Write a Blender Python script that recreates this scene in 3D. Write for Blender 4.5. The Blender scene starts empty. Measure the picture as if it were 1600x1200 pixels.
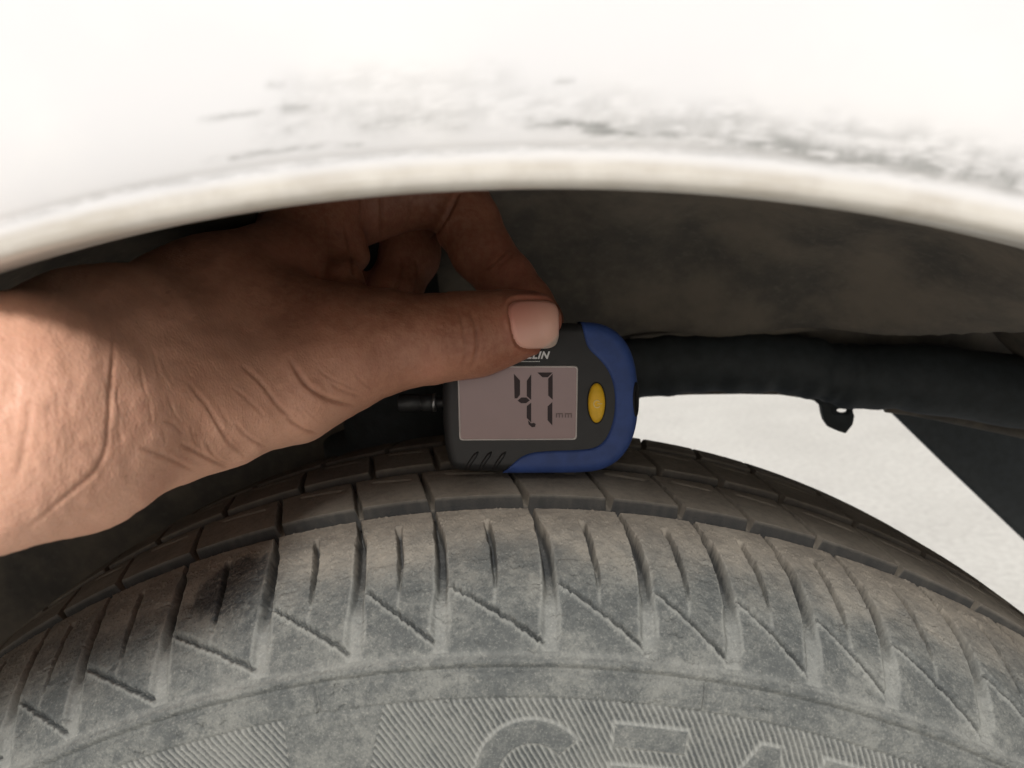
import bpy, math
import numpy as np
from mathutils import Matrix, Vector

SC = bpy.context.scene
COL = SC.collection
rng = np.random.default_rng(7)

# ---------------------------------------------------------------- camera
CAM_P = np.array([.0223, -.1787, .3988])
YAW, PIT, ROL, FPX = -.0333, -.2030, -.0607, 1214.1
AF = np.array([math.sin(YAW)*math.cos(PIT), math.cos(YAW)*math.cos(PIT), math.sin(PIT)])
_r = np.array([math.cos(YAW), -math.sin(YAW), 0.0]); _u = np.cross(_r, AF)
AR = _r*math.cos(ROL)+_u*math.sin(ROL)
AU = -_r*math.sin(ROL)+_u*math.cos(ROL)
cd = bpy.data.cameras.new('camera')
cam = bpy.data.objects.new('camera', cd); COL.objects.link(cam)
cam.matrix_world = Matrix([[AR[0], AU[0], -AF[0], CAM_P[0]], [AR[1], AU[1], -AF[1], CAM_P[1]],
                           [AR[2], AU[2], -AF[2], CAM_P[2]], [0, 0, 0, 1]])
cd.sensor_fit = 'HORIZONTAL'; cd.sensor_width = 7.2; cd.lens = FPX/1600*7.2
cd.clip_start = .005; cd.clip_end = 2000
cd.dof.use_dof = True; cd.dof.focus_distance = .236; cd.dof.aperture_fstop = 3.7
SC.camera = cam

# ---------------------------------------------------------------- sky, sun, exposure
SUN_EL, SUN_AZ = math.radians(42), math.radians(180)     # azimuth: direction the light comes from, from +Y clockwise
w = bpy.data.worlds.new('World'); SC.world = w; w.use_nodes = True
wn = w.node_tree
sky = wn.nodes.new('ShaderNodeTexSky'); sky.sky_type = 'NISHITA'; sky.sun_disc = False
sky.sun_elevation = SUN_EL; sky.sun_rotation = SUN_AZ
sky.air_density = 1.0; sky.dust_density = 4.0; sky.ozone_density = 1.0
bg = wn.nodes['Background']; bg.inputs['Strength'].default_value = .05
wn.links.new(sky.outputs[0], bg.inputs['Color'])
sd = bpy.data.lights.new('sun', 'SUN'); sd.energy = 2.6; sd.angle = math.radians(14); sd.color = (1, .985, .955)
so = bpy.data.objects.new('sun', sd); COL.objects.link(so)
_d = Vector((math.sin(SUN_AZ)*math.cos(SUN_EL), math.cos(SUN_AZ)*math.cos(SUN_EL), math.sin(SUN_EL)))
so.rotation_euler = _d.to_track_quat('Z', 'Y').to_euler(); so.location = _d*5
SC.view_settings.view_transform = 'Standard'; SC.view_settings.look = 'None'
SC.view_settings.exposure = .36; SC.view_settings.gamma = 1

# ---------------------------------------------------------------- helpers
def P(px, py, d):
    return CAM_P + d*(AF + AR*(px-800)/FPX + AU*(600-py)/FPX)

def Py(px, py, y):
    v = AF + AR*(px-800)/FPX + AU*(600-py)/FPX
    return CAM_P + v*(y-CAM_P[1])/v[1]

def to_px(p):
    q = p-CAM_P; z = q@AF
    return 800+FPX*(q@AR)/z, 600-FPX*(q@AU)/z, z

def hash2(i, j, seed):
    n = (i.astype(np.int64)*374761393 + j.astype(np.int64)*668265263 + seed*1442695041) & 0xffffffff
    n = ((n ^ (n >> 13))*1274126177) & 0xffffffff
    n = n ^ (n >> 16)
    return (n & 0xffff)/65535.0

def vnoise(x, y, seed=0):
    i = np.floor(x); j = np.floor(y); fx = x-i; fy = y-j
    fx = fx*fx*(3-2*fx); fy = fy*fy*(3-2*fy)
    a = hash2(i, j, seed); b = hash2(i+1, j, seed); c = hash2(i, j+1, seed); d = hash2(i+1, j+1, seed)
    return (a*(1-fx)+b*fx)*(1-fy)+(c*(1-fx)+d*fx)*fy

def fbm(x, y, seed=0, o=4):
    s = 0; a = .5; t = 0
    for k in range(o):
        s = s+a*vnoise(x*2**k, y*2**k, seed+k*17); t += a; a *= .5
    return s/t

def sst(a, b, x):
    t = np.clip((x-a)/(b-a), 0, 1); return t*t*(3-2*t)

def new_mesh(name, V, F, mat, parent=None, smooth=True, attrs=None, normals=None):
    """V (n,3); F (m,3|4) array or list of polygons"""
    me = bpy.data.meshes.new(name)
    V = np.asarray(V, dtype=np.float32)
    if isinstance(F, np.ndarray):
        k = F.shape[1]; m = len(F)
        me.vertices.add(len(V)); me.vertices.foreach_set('co', V.ravel())
        me.loops.add(m*k); me.loops.foreach_set('vertex_index', F.astype(np.int32).ravel())
        me.polygons.add(m); me.polygons.foreach_set('loop_start', np.arange(0, m*k, k, dtype=np.int32))
        me.update(calc_edges=True)
    else:
        me.from_pydata(V.tolist(), [], [list(map(int, f)) for f in F]); me.update()
    if smooth: me.polygons.foreach_set('use_smooth', np.ones(len(me.polygons), dtype=bool))
    for an, av in (attrs or {}).items():
        a = me.attributes.new(an, 'FLOAT', 'POINT'); a.data.foreach_set('value', np.asarray(av, dtype=np.float32))
    if normals is not None:
        me.normals_split_custom_set_from_vertices(normals.tolist())
    me.materials.append(mat)
    o = bpy.data.objects.new(name, me); COL.objects.link(o)
    if parent is not None:
        o.parent = parent
        o.matrix_parent_inverse = PINV[parent.name]
    return o

PINV = {}
def reg(o):            # remember the inverse of a parent's matrix so children can be built in world space
    m = o.matrix_basis.copy()
    if o.parent is not None: m = INVW[o.parent.name].inverted() @ o.matrix_parent_inverse @ m
    PINV[o.name] = m.inverted(); INVW[o.name] = m.inverted()
INVW = {}

def thing(name, label, cat, loc):
    o = bpy.data.objects.new(name, None); COL.objects.link(o); o.location = loc; o.empty_display_size = .02
    o['label'] = label; o['category'] = cat; reg(o); return o

def grid_faces(nu, nv, wrap_u=False):
    iu = np.arange(nu if wrap_u else nu-1); iv = np.arange(nv-1)
    a, b = np.meshgrid(iu, iv, indexing='ij'); a = a.ravel(); b = b.ravel(); a2 = (a+1) % nu
    return np.stack([a*nv+b, a2*nv+b, a2*nv+b+1, a*nv+b+1], 1)

# ---- node helper
class NT:
    def __init__(s, name):
        s.m = bpy.data.materials.new(name); s.m.use_nodes = True; s.t = s.m.node_tree
        s.b = s.t.nodes['Principled BSDF']
    def n(s, kind, **kw):
        x = s.t.nodes.new(kind)
        for k, v in kw.items():
            if k.startswith('_'): setattr(x, k[1:], v)
            else: x.inputs[k.replace('__', ' ')].default_value = v
        return x
    def l(s, a, b): s.t.links.new(a, b)
    def val(s, x, inp):
        if hasattr(x, 'is_linked') or hasattr(x, 'links'): s.l(x, inp)
        else: inp.default_value = x
    def math(s, op, a, b=0.0, c=0.0, clamp=False):
        x = s.t.nodes.new('ShaderNodeMath'); x.operation = op; x.use_clamp = clamp
        s.val(a, x.inputs[0]); s.val(b, x.inputs[1]); s.val(c, x.inputs[2]); return x.outputs[0]
    def ramp(s, f, lo, hi, a=0.0, b=1.0):
        x = s.t.nodes.new('ShaderNodeMapRange'); x.interpolation_type = 'SMOOTHSTEP'
        s.val(f, x.inputs['Value']); x.inputs['From Min'].default_value = lo; x.inputs['From Max'].default_value = hi
        x.inputs['To Min'].default_value = a; x.inputs['To Max'].default_value = b; return x.outputs[0]
    def mix(s, f, a, b):
        x = s.t.nodes.new('ShaderNodeMix'); x.data_type = 'RGBA'
        s.val(f, x.inputs[0])
        for q, i in ((a, 6), (b, 7)):
            if isinstance(q, tuple): x.inputs[i].default_value = (*q, 1)
            else: s.l(q, x.inputs[i])
        return x.outputs[2]
    def noise(s, scale, detail=4, rough=.55, vec=None, dist=0.0):
        x = s.n('ShaderNodeTexNoise', Scale=scale, Detail=detail, Roughness=rough, Distortion=dist)
        s.l(vec if vec is not None else s.obj(), x.inputs['Vector']); return x.outputs['Fac']
    def obj(s):
        if not hasattr(s, '_o'): s._o = s.t.nodes.new('ShaderNodeTexCoord').outputs['Object']
        return s._o
    def mapped(s, scale=(1, 1, 1), rot=(0, 0, 0)):
        x = s.t.nodes.new('ShaderNodeMapping'); x.inputs['Scale'].default_value = scale; x.inputs['Rotation'].default_value = rot
        s.l(s.obj(), x.inputs['Vector']); return x.outputs[0]
    def attr(s, name):
        x = s.t.nodes.new('ShaderNodeAttribute'); x.attribute_name = name; return x.outputs['Fac']
    def bump(s, h, strength, dist):
        x = s.n('ShaderNodeBump', Strength=strength, Distance=dist); s.l(h, x.inputs['Height'])
        s.l(x.outputs[0], s.b.inputs['Normal']); return x
    def set(s, **kw):
        for k, v in kw.items():
            i = s.b.inputs[k.replace('__', ' ')]
            if isinstance(v, tuple) and len(v) == 3: i.default_value = (*v, 1)
            elif isinstance(v, (int, float)): i.default_value = v
            else: s.l(v, i)
        return s.m

def simple(name, col, rough=.5, spec=.5, bump_scale=None, bump_d=.0001, var=.13, **kw):
    t = NT(name)
    v = t.noise(180, 4)
    c = t.mix(t.ramp(v, .3, .7), tuple(x*(1-var) for x in col), tuple(min(1, x*(1+var)) for x in col))
    t.set(Base__Color=c, Roughness=rough, Specular__IOR__Level=spec, **kw)
    if bump_scale: t.bump(t.noise(bump_scale, 3), .5, bump_d)
    return t.m

# ================================================================ MATERIALS
def mat_rubber():
    t = NT('dusty_rubber')
    sep = t.n('ShaderNodeSeparateXYZ'); t.l(t.obj(), sep.inputs[0])
    y = sep.outputs['Y']
    n1 = t.noise(55, 8, .62); n2 = t.noise(420, 6, .6); n3 = t.noise(2600, 3, .6)
    mott = t.math('ADD', t.math('MULTIPLY', n1, .5), t.math('MULTIPLY', n2, .5))
    dust = t.ramp(mott, .34, .64, .74, .97)
    gr = t.noise(1500, 5, .7)
    brown = t.ramp(t.math('ADD', y, t.math('MULTIPLY', t.math('SUBTRACT', n1, .5), .035)), .013, .046)
    dust = t.math('MAXIMUM', dust, t.math('MULTIPLY', brown, t.ramp(n2, .3, .6, .75, .95)))
    edge = t.attr('edge')
    dust = t.math('ADD', dust, t.math('MULTIPLY', edge, .45), clamp=True)
    rub_shade = t.attr('rub_shade')  # rubbed and bare rubber, plus painted shade in cracks and hatch gaps
    dust = t.math('MULTIPLY', dust, t.math('SUBTRACT', 1.0, rub_shade), clamp=True)
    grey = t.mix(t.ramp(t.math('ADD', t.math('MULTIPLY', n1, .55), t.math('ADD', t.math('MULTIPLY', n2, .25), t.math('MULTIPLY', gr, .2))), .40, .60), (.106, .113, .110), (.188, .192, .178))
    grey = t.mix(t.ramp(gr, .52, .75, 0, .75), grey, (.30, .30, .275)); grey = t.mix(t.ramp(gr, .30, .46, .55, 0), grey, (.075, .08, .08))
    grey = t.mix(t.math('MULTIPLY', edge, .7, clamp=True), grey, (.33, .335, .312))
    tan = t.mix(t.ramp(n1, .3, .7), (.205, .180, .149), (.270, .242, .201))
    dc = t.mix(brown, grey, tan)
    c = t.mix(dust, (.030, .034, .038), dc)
    sp = t.ramp(n3, .70, .76); c = t.mix(t.math('MULTIPLY', sp, .5), c, (.42, .41, .36))
    t.set(Base__Color=c, Roughness=t.math('SUBTRACT', .85, t.math('MULTIPLY', rub_shade, .35)), Specular__IOR__Level=.25)
    h = t.math('ADD', t.math('MULTIPLY', n2, .5), t.math('ADD', t.math('MULTIPLY', n3, .35), t.math('MULTIPLY', gr, .55)))
    t.bump(h, .75, .0005)
    return t.m

def mat_paint():
    t = NT('white_car_paint')
    d = t.attr('dirt'); b = t.attr('lip')
    n = t.noise(260, 6, .65); n0 = t.noise(30, 4)
    base = t.mix(t.ramp(n0, .35, .65), (.71, .71, .725), (.75, .745, .75))
    lip = t.mix(t.ramp(t.noise(90, 5), .35, .65), (.47, .435, .38), (.57, .54, .485))
    c = t.mix(b, base, lip)
    dd = t.math('MULTIPLY', d, t.ramp(n, .25, .6, .45, 1.0), clamp=True)
    c = t.mix(dd, c, (.27, .275, .27))
    t.set(Base__Color=c, Roughness=t.math('ADD', .32, t.math('MULTIPLY', d, .4)), Specular__IOR__Level=.4, Coat__Weight=.25, Coat__Roughness=.12)
    return t.m

def mat_skin():
    t = NT('brown_skin')
    cr = t.attr('crease'); rd = t.attr('red')
    n1 = t.noise(45, 5, .6); n2 = t.noise(380, 5, .6)
    pale = t.attr('pale')
    ca = t.mix(t.ramp(n1, .3, .7), (.225, .082, .046), (.31, .120, .070)); cb = t.mix(t.ramp(n1, .3, .7), (.60, .325, .225), (.70, .40, .285))
    c = t.mix(pale, ca, cb)  # shaded thumb tone to lit wrist tone, painted along the gradient
    c = t.mix(t.ramp(n2, .35, .7, 0, .2), c, (.60, .335, .215))
    vn = t.noise(22, 5, .6); c = t.mix(t.ramp(vn, .52, .7, 0, .35), c, (.54, .23, .165))
    sp = t.ramp(t.noise(900, 4, .7), .55, .72, 0, .35); c = t.mix(sp, c, (.33, .13, .075))
    c = t.mix(t.math('MULTIPLY', rd, .6, clamp=True), c, (.50, .17, .12))
    c = t.mix(t.math('MULTIPLY', cr, .55, clamp=True), c, (.20, .075, .04))  # fold pigment plus the shade inside creases, put into the colour
    t.set(Base__Color=c, Roughness=.5, Specular__IOR__Level=.4, Subsurface__Weight=.18, Subsurface__Scale=.004)
    t.b.inputs['Subsurface Radius'].default_value = (1.0, .35, .18)
    vo = t.n('ShaderNodeTexVoronoi', Scale=900.0); t.l(t.mapped((1, 1.6, 1.0)), vo.inputs['Vector'])
    st = t.noise(1, 5, .65, vec=t.mapped((900, 300, 200), (0, .25, 0)))
    po = t.n('ShaderNodeTexVoronoi', Scale=1700.0); t.l(t.obj(), po.inputs['Vector'])
    h = t.math('ADD', t.math('MULTIPLY', vo.outputs['Distance'], .6), t.math('ADD', t.math('MULTIPLY', st, 1.0), t.math('MULTIPLY', po.outputs['Distance'], .35)))
    t.bump(h, .45, .00030)
    return t.m

def mat_nail():
    t = NT('fingernail')
    k = t.attr('tip')
    c = t.mix(k, (.60, .26, .20), (.74, .47, .38))
    c = t.mix(t.ramp(k, .86, .97), c, (.78, .62, .52))
    t.set(Base__Color=c, Roughness=.33, Specular__IOR__Level=.5, Subsurface__Weight=.1, Subsurface__Scale=.002)
    t.bump(t.noise(1, 2, .5, vec=t.mapped((100, 300, 2500))), .15, .0001)
    return t.m

def mat_ground():
    t = NT('pale_ground')
    n = t.noise(2.2, 8, .6); n2 = t.noise(60, 6, .6)
    c = t.mix(t.ramp(n, .3, .7), (.74, .71, .64), (.84, .81, .73))
    c = t.mix(t.ramp(n2, .35, .7, 0, .4), c, (.54, .51, .45))
    t.set(Base__Color=c, Roughness=.95, Specular__IOR__Level=.2); t.bump(n2, .4, .004)
    return t.m

def mat_liner():
    t = NT('dusty_black_plastic')
    n1 = t.noise(24, 7, .62); n2 = t.noise(300, 5)
    c = t.mix(t.ramp(n1, .35, .68), (.105, .098, .088), (.215, .185, .15))
    c = t.mix(t.ramp(n2, .5, .75, 0, .35), c, (.22, .20, .17))
    t.set(Base__Color=c, Roughness=.8, Specular__IOR__Level=.3); t.bump(n2, .4, .0006)
    return t.m

M_RUB = mat_rubber(); M_PAINT = mat_paint(); M_SKIN = mat_skin(); M_NAIL = mat_nail()
M_GROUND = mat_ground(); M_LINER = mat_liner()
M_WALL = simple('black_underbody', (.045, .053, .058), .65, .4, 200, .0006)
M_STEEL = simple('grey_steel', (.25, .25, .25), .35, .5, Metallic=.9)
M_ALLOY = simple('wheel_alloy', (.45, .45, .46), .4, .5, Metallic=.8)
M_BLACK = simple('matt_black_abs', (.016, .016, .017), .48, .45, 2500, .00006)
M_DARK = simple('dark_recess', (.008, .008, .009), .6, .3)
M_BLUE = simple('blue_rubber', (.028, .060, .205), .55, .4, 2500, .00004)
M_YEL = simple('yellow_button', (.72, .42, .018), .45, .4)
M_PALE = simple('button_print', (.80, .66, .30), .5, .4)
M_PRINT = simple('white_print', (.70, .70, .70), .6, .3)
M_SEG = simple('lcd_segment', (.030, .018, .020), .5, .3)
M_SEG2 = simple('lcd_segment_faint', (.13, .085, .085), .5, .3)
M_LCD = simple('lcd_glass', (.25, .158, .158), .30, .5, var=.02, Coat__Weight=.8, Coat__Roughness=.06)
M_RIM = simple('window_edge', (.55, .50, .48), .35, .5)

# ================================================================ GROUND
gv = []; gs = [-400, -60, -15, -5, -1.5, 0, 1.5, 5, 15, 60, 400]
for a in gs:
    for b in gs: gv.append((a, b, -.3155))
g = new_mesh('ground', np.array(gv), grid_faces(len(gs), len(gs))[:, ::-1].copy(), M_GROUND)
g['kind'] = 'structure'; g['label'] = 'pale sunlit ground beyond the wheel'

# ================================================================ CAR
car = thing('car', 'white car with scuffed wheel arch lip above a dusty worn tyre', 'car', (0, .085, -.3155))

# ---------------------------------------------------------------- tyre
CP = np.array([(.030, .200), (.010, .206), (-.002, .220), (-.0062, .240), (-.0055, .255), (-.0040, .270), (-.0022, .2805), (0, .2885), (.0012, .2905),
               (.0030, .2926), (.0070, .2968), (.0140, .3018), (.0240, .3066), (.0360, .3102), (.0508, .3125), (.0585, .3138),
               (.0720, .3147), (.0845, .3152), (.0920, .3155), (.1050, .3154), (.1175, .3149), (.1252, .3141), (.1380, .3128), (.1480, .3112),
               (.1580, .3075), (.1660, .3030), (.1720, .2960), (.1755, .2885), (.1790, .262), (.1800, .240), (.172, .215), (.150, .200)])
def cr_sample(cp, per=120):
    e = np.concatenate([[2*cp[0]-cp[1]], cp, [2*cp[-1]-cp[-2]]]); out = []
    for i in range(len(cp)-1):
        p0, p1, p2, p3 = e[i:i+4]
        d01 = np.sqrt(np.linalg.norm(p1-p0)); d12 = np.sqrt(np.linalg.norm(p2-p1)); d23 = np.sqrt(np.linalg.norm(p3-p2))
        t = np.linspace(0, 1, per, endpoint=False)[:, None]
        m1 = (p2-p1)-(d12/(d01+d12+1e-12))*((p2-p0)-(p1-p0)*(d01+d12)/d01*0+0)*0
        t1 = d12*((p1-p0)/d01-(p2-p0)/(d01+d12)+(p2-p1)/d12)
        t2 = d12*((p2-p1)/d12-(p3-p1)/(d12+d23)+(p3-p2)/d23)
        out.append(p1*(2*t**3-3*t**2+1)+t1*(t**3-2*t**2+t)+p2*(-2*t**3+3*t**2)+t2*(t**3-t**2))
    out.append(cp[-1:]); return np.concatenate(out)
PD = cr_sample(CP)
PL = np.concatenate([[0], np.cumsum(np.linalg.norm(np.diff(PD, axis=0), axis=1))])
def s_at(i): return PL[i*120]                       # arc length at control point i
S_RIDGE, S_BOT, S_L1, S_R2, S_E2, S_R3, S_E3, S_R4 = s_at(7), s_at(9), s_at(14), s_at(15), s_at(17), s_at(18), s_at(20), s_at(21)
def seg(a, b, st): return np.linspace(a, b, max(2, int(round((b-a)/st))), endpoint=False)
S = np.concatenate([seg(0, s_at(4)-.006, .003), seg(s_at(4)-.006, S_BOT, .00036), seg(S_BOT, S_L1-.0006, .00040), seg(S_L1-.0006, S_R2+.0006, .00022),
                    seg(S_R2+.0006, S_E2-.0006, .00055), seg(S_E2-.0006, S_R3+.0006, .0003), seg(S_R3+.0006, S_E3, .0007), seg(S_E3, S_R4+.0006, .0004),
                    seg(S_R4+.0006, s_at(24), .0009), seg(s_at(24), PL[-1], .004), [PL[-1]]])
PY = np.interp(S, PL, PD[:, 0]); PR = np.interp(S, PL, PD[:, 1])
TY = np.gradient(PY, S); TR = np.gradient(PR, S); q = np.hypot(TY, TR); NY, NR = -TR/q, TY/q      # outward normal

GT = np.array([-36.6, -31.3, -25.7, -21.4, -16.2, -10.6, -5.65, -1.28, 4.3, 9.25, 13.55, 17.7, 21.9, 27.2, 32.4, 37.2])
TH = np.radians(np.arange(-38, 38.001, math.degrees(.00029/.311)))
NT_, NS = len(TH), len(S)
TH2, S2 = np.meshgrid(TH, S, indexing='ij')
DEG = np.degrees(TH2)
D = np.zeros_like(DEG); EDGE = np.zeros_like(DEG); CRACK_SHADE = np.zeros_like(DEG)
R2 = np.broadcast_to(PR, DEG.shape); Y2 = np.broadcast_to(PY, DEG.shape)
U = (S2-S_BOT)/(S_L1-S_BOT)                          # 0 bottom of shoulder block, 1 at first circumferential groove
ARC = math.radians(1)*R2                             # metres per degree
insh = (U > -.02) & (U < 1.0)
wob = (fbm(DEG*6, U*9, 3, 3)-.5)
delta = -1.05*np.clip(U-.25, 0, 1)**2*1.7 - .15*np.sin(U*3.1)*0
key = DEG-delta
BLK = np.searchsorted(GT, key)                       # block index by skewed angle
for k, t0 in enumerate(GT):
    m = (np.abs(DEG-t0) < 2.2) & insh
    x = ((key[m]-t0)*ARC[m])+wob[m]*.0006; u = U[m]
    vr = .75+.5*hash2(np.array([k]), np.array([3]), 5)[0]
    wd = np.interp(u, [0, .2, .3, .55, .76, .84, 1.0], [.0021, .0020, .0015, .0014, .0013, .0006, .0006])*(.85+.25*vr)
    dp = np.interp(u, [0, .06, .22, .34, .60, .84, .90, 1.0], [.0002, .0007, .0008, .0030, .0052, .0055, .0040, .0045])
    prof_ = 1-sst(wd*.50, wd*1.20, np.abs(x))
    right = 1-sst(wd*.5, wd*1.35, np.abs(x))
    f = np.where(x < 0, prof_, .6*right+.4*prof_)
    D[m] -= dp*f
    EDGE[m] += .55*np.exp(-((np.abs(x)-wd*1.1)/.0005)**2)*sst(.02, .12, u)*(1-sst(.5, .9, u))+.5*f*(1-sst(.2, .38, u))
    # narrow sipe in the middle of the block that follows
    if k+1 < len(GT):
        tm = .5*(t0+GT[k+1])+.15*(vr-1)
        m = (np.abs(DEG-tm) < 1.2) & insh
        x = (key[m]-tm)*ARC[m]+wob[m]*.0008; u = U[m]
        lo = .20+.06*vr
        ws = .00050*sst(lo-.02, .55, u)+.00022
        on = sst(lo, lo+.1, u)*(1-sst(.82, .86, u))
        D[m] -= .0030*on*sst(lo, .6, u)*(1-sst(ws*.5, ws*1.5, np.abs(x)))+.0006*on*(1-sst(.0003, .0007, np.abs(x)))
        EDGE[m] += .6*np.exp(-((x)/.0005)**2)*sst(lo-.08, lo, u)*(1-sst(lo+.03, lo+.12, u))
        # slanting crack from this groove down to the foot of the next one
        a0, a1 = t0+.42, GT[k+1]-.30
        tt = (DEG-a0)/(a1-a0)
        m = (tt > -.03) & (tt < 1.03) & (U > -.15) & (U < .5)
        uc = .345+.03*(vr-1)*2+(0.03-.345)*tt[m]
        jit = (fbm(DEG[m]*9, DEG[m]*0+k*7.7, 11, 3)-.5)*.0014
        dist = (U[m]-uc)*(S_L1-S_BOT)+jit
        fade = sst(-.03, .03, tt[m])*(1-sst(.95, 1.03, tt[m]))
        D[m] += fade*(.0010*sst(.0000, .0022, dist)*np.exp(-np.clip(dist, 0, 1)/.007))+fade*.0005*np.exp(-((dist+.0013)/.0007)**2)
        D[m] -= fade*.0022*np.exp(-(dist/(.00022+.00026*vnoise(DEG[m]*1.3, DEG[m]*0, 97+k)))**2)*(.5+.9*fbm(DEG[m]*4, DEG[m]*0, 23+k, 2))
        EDGE[m] += fade*(.6*np.exp(-((dist+.0014)/.0006)**2))
        CRACK_SHADE[m] = np.maximum(CRACK_SHADE[m], fade*.55*np.exp(-(dist/.00038)**2))  # crack line darkened by colour, standing for the shade inside it
        # second hairline
        d2 = (U[m]-uc)*(S_L1-S_BOT)-.0009+(fbm(DEG[m]*7, DEG[m]*0+k*3.1, 31, 3)-.5)*.0018
        D[m] -= fade*.0005*np.exp(-(d2/.0003)**2)*sst(.45, .55, vnoise(DEG[m]*3, DEG[m]*0, 41+k))
# circumferential grooves
def cgroove(a, b, depth, rnd=.0005):
    return -depth*sst(a-rnd, a+rnd, S2)*(1-sst(b-rnd, b+rnd, S2))
D += cgroove(S_L1, S_R2, .0065, .00035)+cgroove(S_E2, S_R3, .0065)+cgroove(S_E3, S_R4, .006)
EDGE += .25*np.exp(-((S2-S_L1+.0006)/.0005)**2)
# tread rib blocks
def rib(sa, sb, shift0, shift1, seed, wd, dp):
    global D
    v = (S2-sa)/(sb-sa); ins = (v > -.05) & (v < 1.05)
    kk = DEG-(shift0+(shift1-shift0)*v)
    for k, t0 in enumerate(GT):
        m = (np.abs(kk-t0) < 1.2) & ins
        x = (kk[m]-t0)*ARC[m]+wob[m]*.0006
        wk = wd*(1.0-.45*v[m])
        D[m] -= dp*(1-sst(wk*.6, wk*1.2, np.abs(x)))
    # short cross sipe on each block
    for k in range(len(GT)-1):
        ta = GT[k]+.25*(GT[k+1]-GT[k]); tb = GT[k]+.85*(GT[k+1]-GT[k])
        tt = (kk-ta)/(tb-ta); m = (tt > 0) & (tt < 1) & ins
        x = (v[m]-(.82-.10*tt[m]))*(sb-sa)
        D[m] -= .0014*np.exp(-(x/.00055)**2)*sst(0, .1, tt[m])*(1-sst(.9, 1, tt[m]))
    return np.searchsorted(GT, kk), ins
B2, IN2 = rib(S_R2, S_E2, -1.25, -2.6, 5, .0011, .0042)
B3, IN3 = rib(S_R3, S_E3, -1.6, -2.6, 9, .0011, .0035)
B4, IN4 = rib(S_R4, s_at(24), -1.8, -1.0, 12, .0010, .0028)
# wear: undulation, pits
D += (fbm(DEG*2.2, S2*350, 2, 4)-.5)*.0005*insh + (fbm(DEG*9, S2*1500, 8, 3)-.5)*.00022
# sidewall: groove at the ridge, flat band, step down to the lettered panel
dr = S2-S_RIDGE; jit = (fbm(DEG*5, DEG*0, 51, 3)-.5)*.0010
D -= .0010*np.exp(-((dr)/.0008)**2)
D += .0007*np.exp(-((dr-.0019)/.0010)**2)
D -= .0007*np.exp(-((dr+.0011+jit)/.00022)**2)*sst(.42, .55, vnoise(DEG*.8, DEG*0, 61))
EDGE += .35*np.exp(-((dr-.0034)/.0012)**2)*(.4+fbm(DEG*2, S2*300, 77, 3))
PANEL_R = .2812
step = 1-sst(PANEL_R-.0002, PANEL_R+.0005, R2); side = (Y2 < .01) & (R2 < .2885)
panel_th = (DEG > -4.35-(.2812-R2)*78) | ((DEG < -9.75+(.2812-R2)*(-20)) & (DEG > -22.5-(.2812-R2)*20))
pm = side*step*panel_th
A_ = DEG*math.radians(1)*.2755                        # arc coordinate on the lettering band
ph = (A_+.60*(R2-.2755)+(fbm(DEG*3, R2*900, 91, 2)-.5)*.00035)/.00166
saw = np.abs((ph % 1)-.5)*2
hat = sst(.15, .85, saw)
# letters C E A T, raised, plain faces
def box(a, r, a0, a1, r0, r1): return np.maximum(np.maximum(a0-a, a-a1), np.maximum(r0-r, r-r1))
def hull(a, r, pts):
    d = None
    for (x0, y0), (x1, y1) in zip(pts, pts[1:]+pts[:1]):
        l = math.hypot(x1-x0, y1-y0); e = -((a-x0)*(y1-y0)-(r-y0)*(x1-x0))/l
        d = e if d is None else np.maximum(d, e)
    return d                                          # clockwise points: negative inside
k_ = math.radians(1)*.2755
T0 = .2763; T1 = .2450
ca, cr = 3.45*k_, T0-.0157
rad = np.hypot(A_-ca, R2-cr); ang = np.degrees(np.arctan2(R2-cr, A_-ca))
LC = np.maximum(np.abs(rad-.0125)-.0032, -(np.abs(ang)-43)*.00022)
e0, e1 = 7.72*k_, 11.65*k_
LE = np.minimum.reduce([box(A_, R2, e0-j*.0002, e1, T0-.0063-j*.0107, T0-j*.0107) for j in range(3)])
at0, at1 = 15.55*k_, 16.60*k_
LA = np.minimum(hull(A_, R2, [(at0, T0), (at1-.001, T0), (at0-.0035, T1), (at0-.0165, T1)][0:1]+[(at1, T0), (at1-.0095, T1), (at0-.0163, T1)]),
                np.minimum(hull(A_, R2, [(at0+.0005, T0), (at1, T0), (at1+.0090, T1), (at1+.0022, T1)]), box(A_, R2, at0-.006, at1+.004, .2520, .2570)))
tt0 = 19.05*k_
LT = np.minimum(box(A_, R2, tt0, tt0+.0225, T0-.0063, T0), box(A_, R2, tt0+.008, tt0+.0145, T1, T0))
LET = np.where(side, 1.0, 0)[None]*0+np.stack([LC, LE, LA, LT])
ld = np.where(side, LET.min(0), 1.0); li = LET.argmin(0)
inside = 1-sst(-.0003, .0003, ld)
D += np.where(side, -.00045*pm+pm*(1-inside)*(.00058*hat), 0)+pm*inside*.00075
EDGE += pm*(1-inside)*(.9*hat-.15)+1.2*np.exp(-((ld-.0002)/.00042)**2)*pm
EDGE -= pm*inside*.15
D -= .0004*np.exp(-((R2-PANEL_R-.0001+jit*.3)/.0005)**2)*side
for tk in (-7.75, 12.22, 27.5, -27):                   # mould joints across the flat band
    x = (DEG-tk)*ARC
    D += side*(.0004*np.exp(-((x+.0009)/.0006)**2)-.0007*np.exp(-((x)/.0004)**2))*sst(.2812, .2822, R2)*(1-sst(.2878, .2888, R2))
D += .00035*sst(.80, .90, vnoise(A_*2600, S2*2600, 201))*(S2 > s_at(5)+.006)*(S2 < S_L1)
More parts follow.
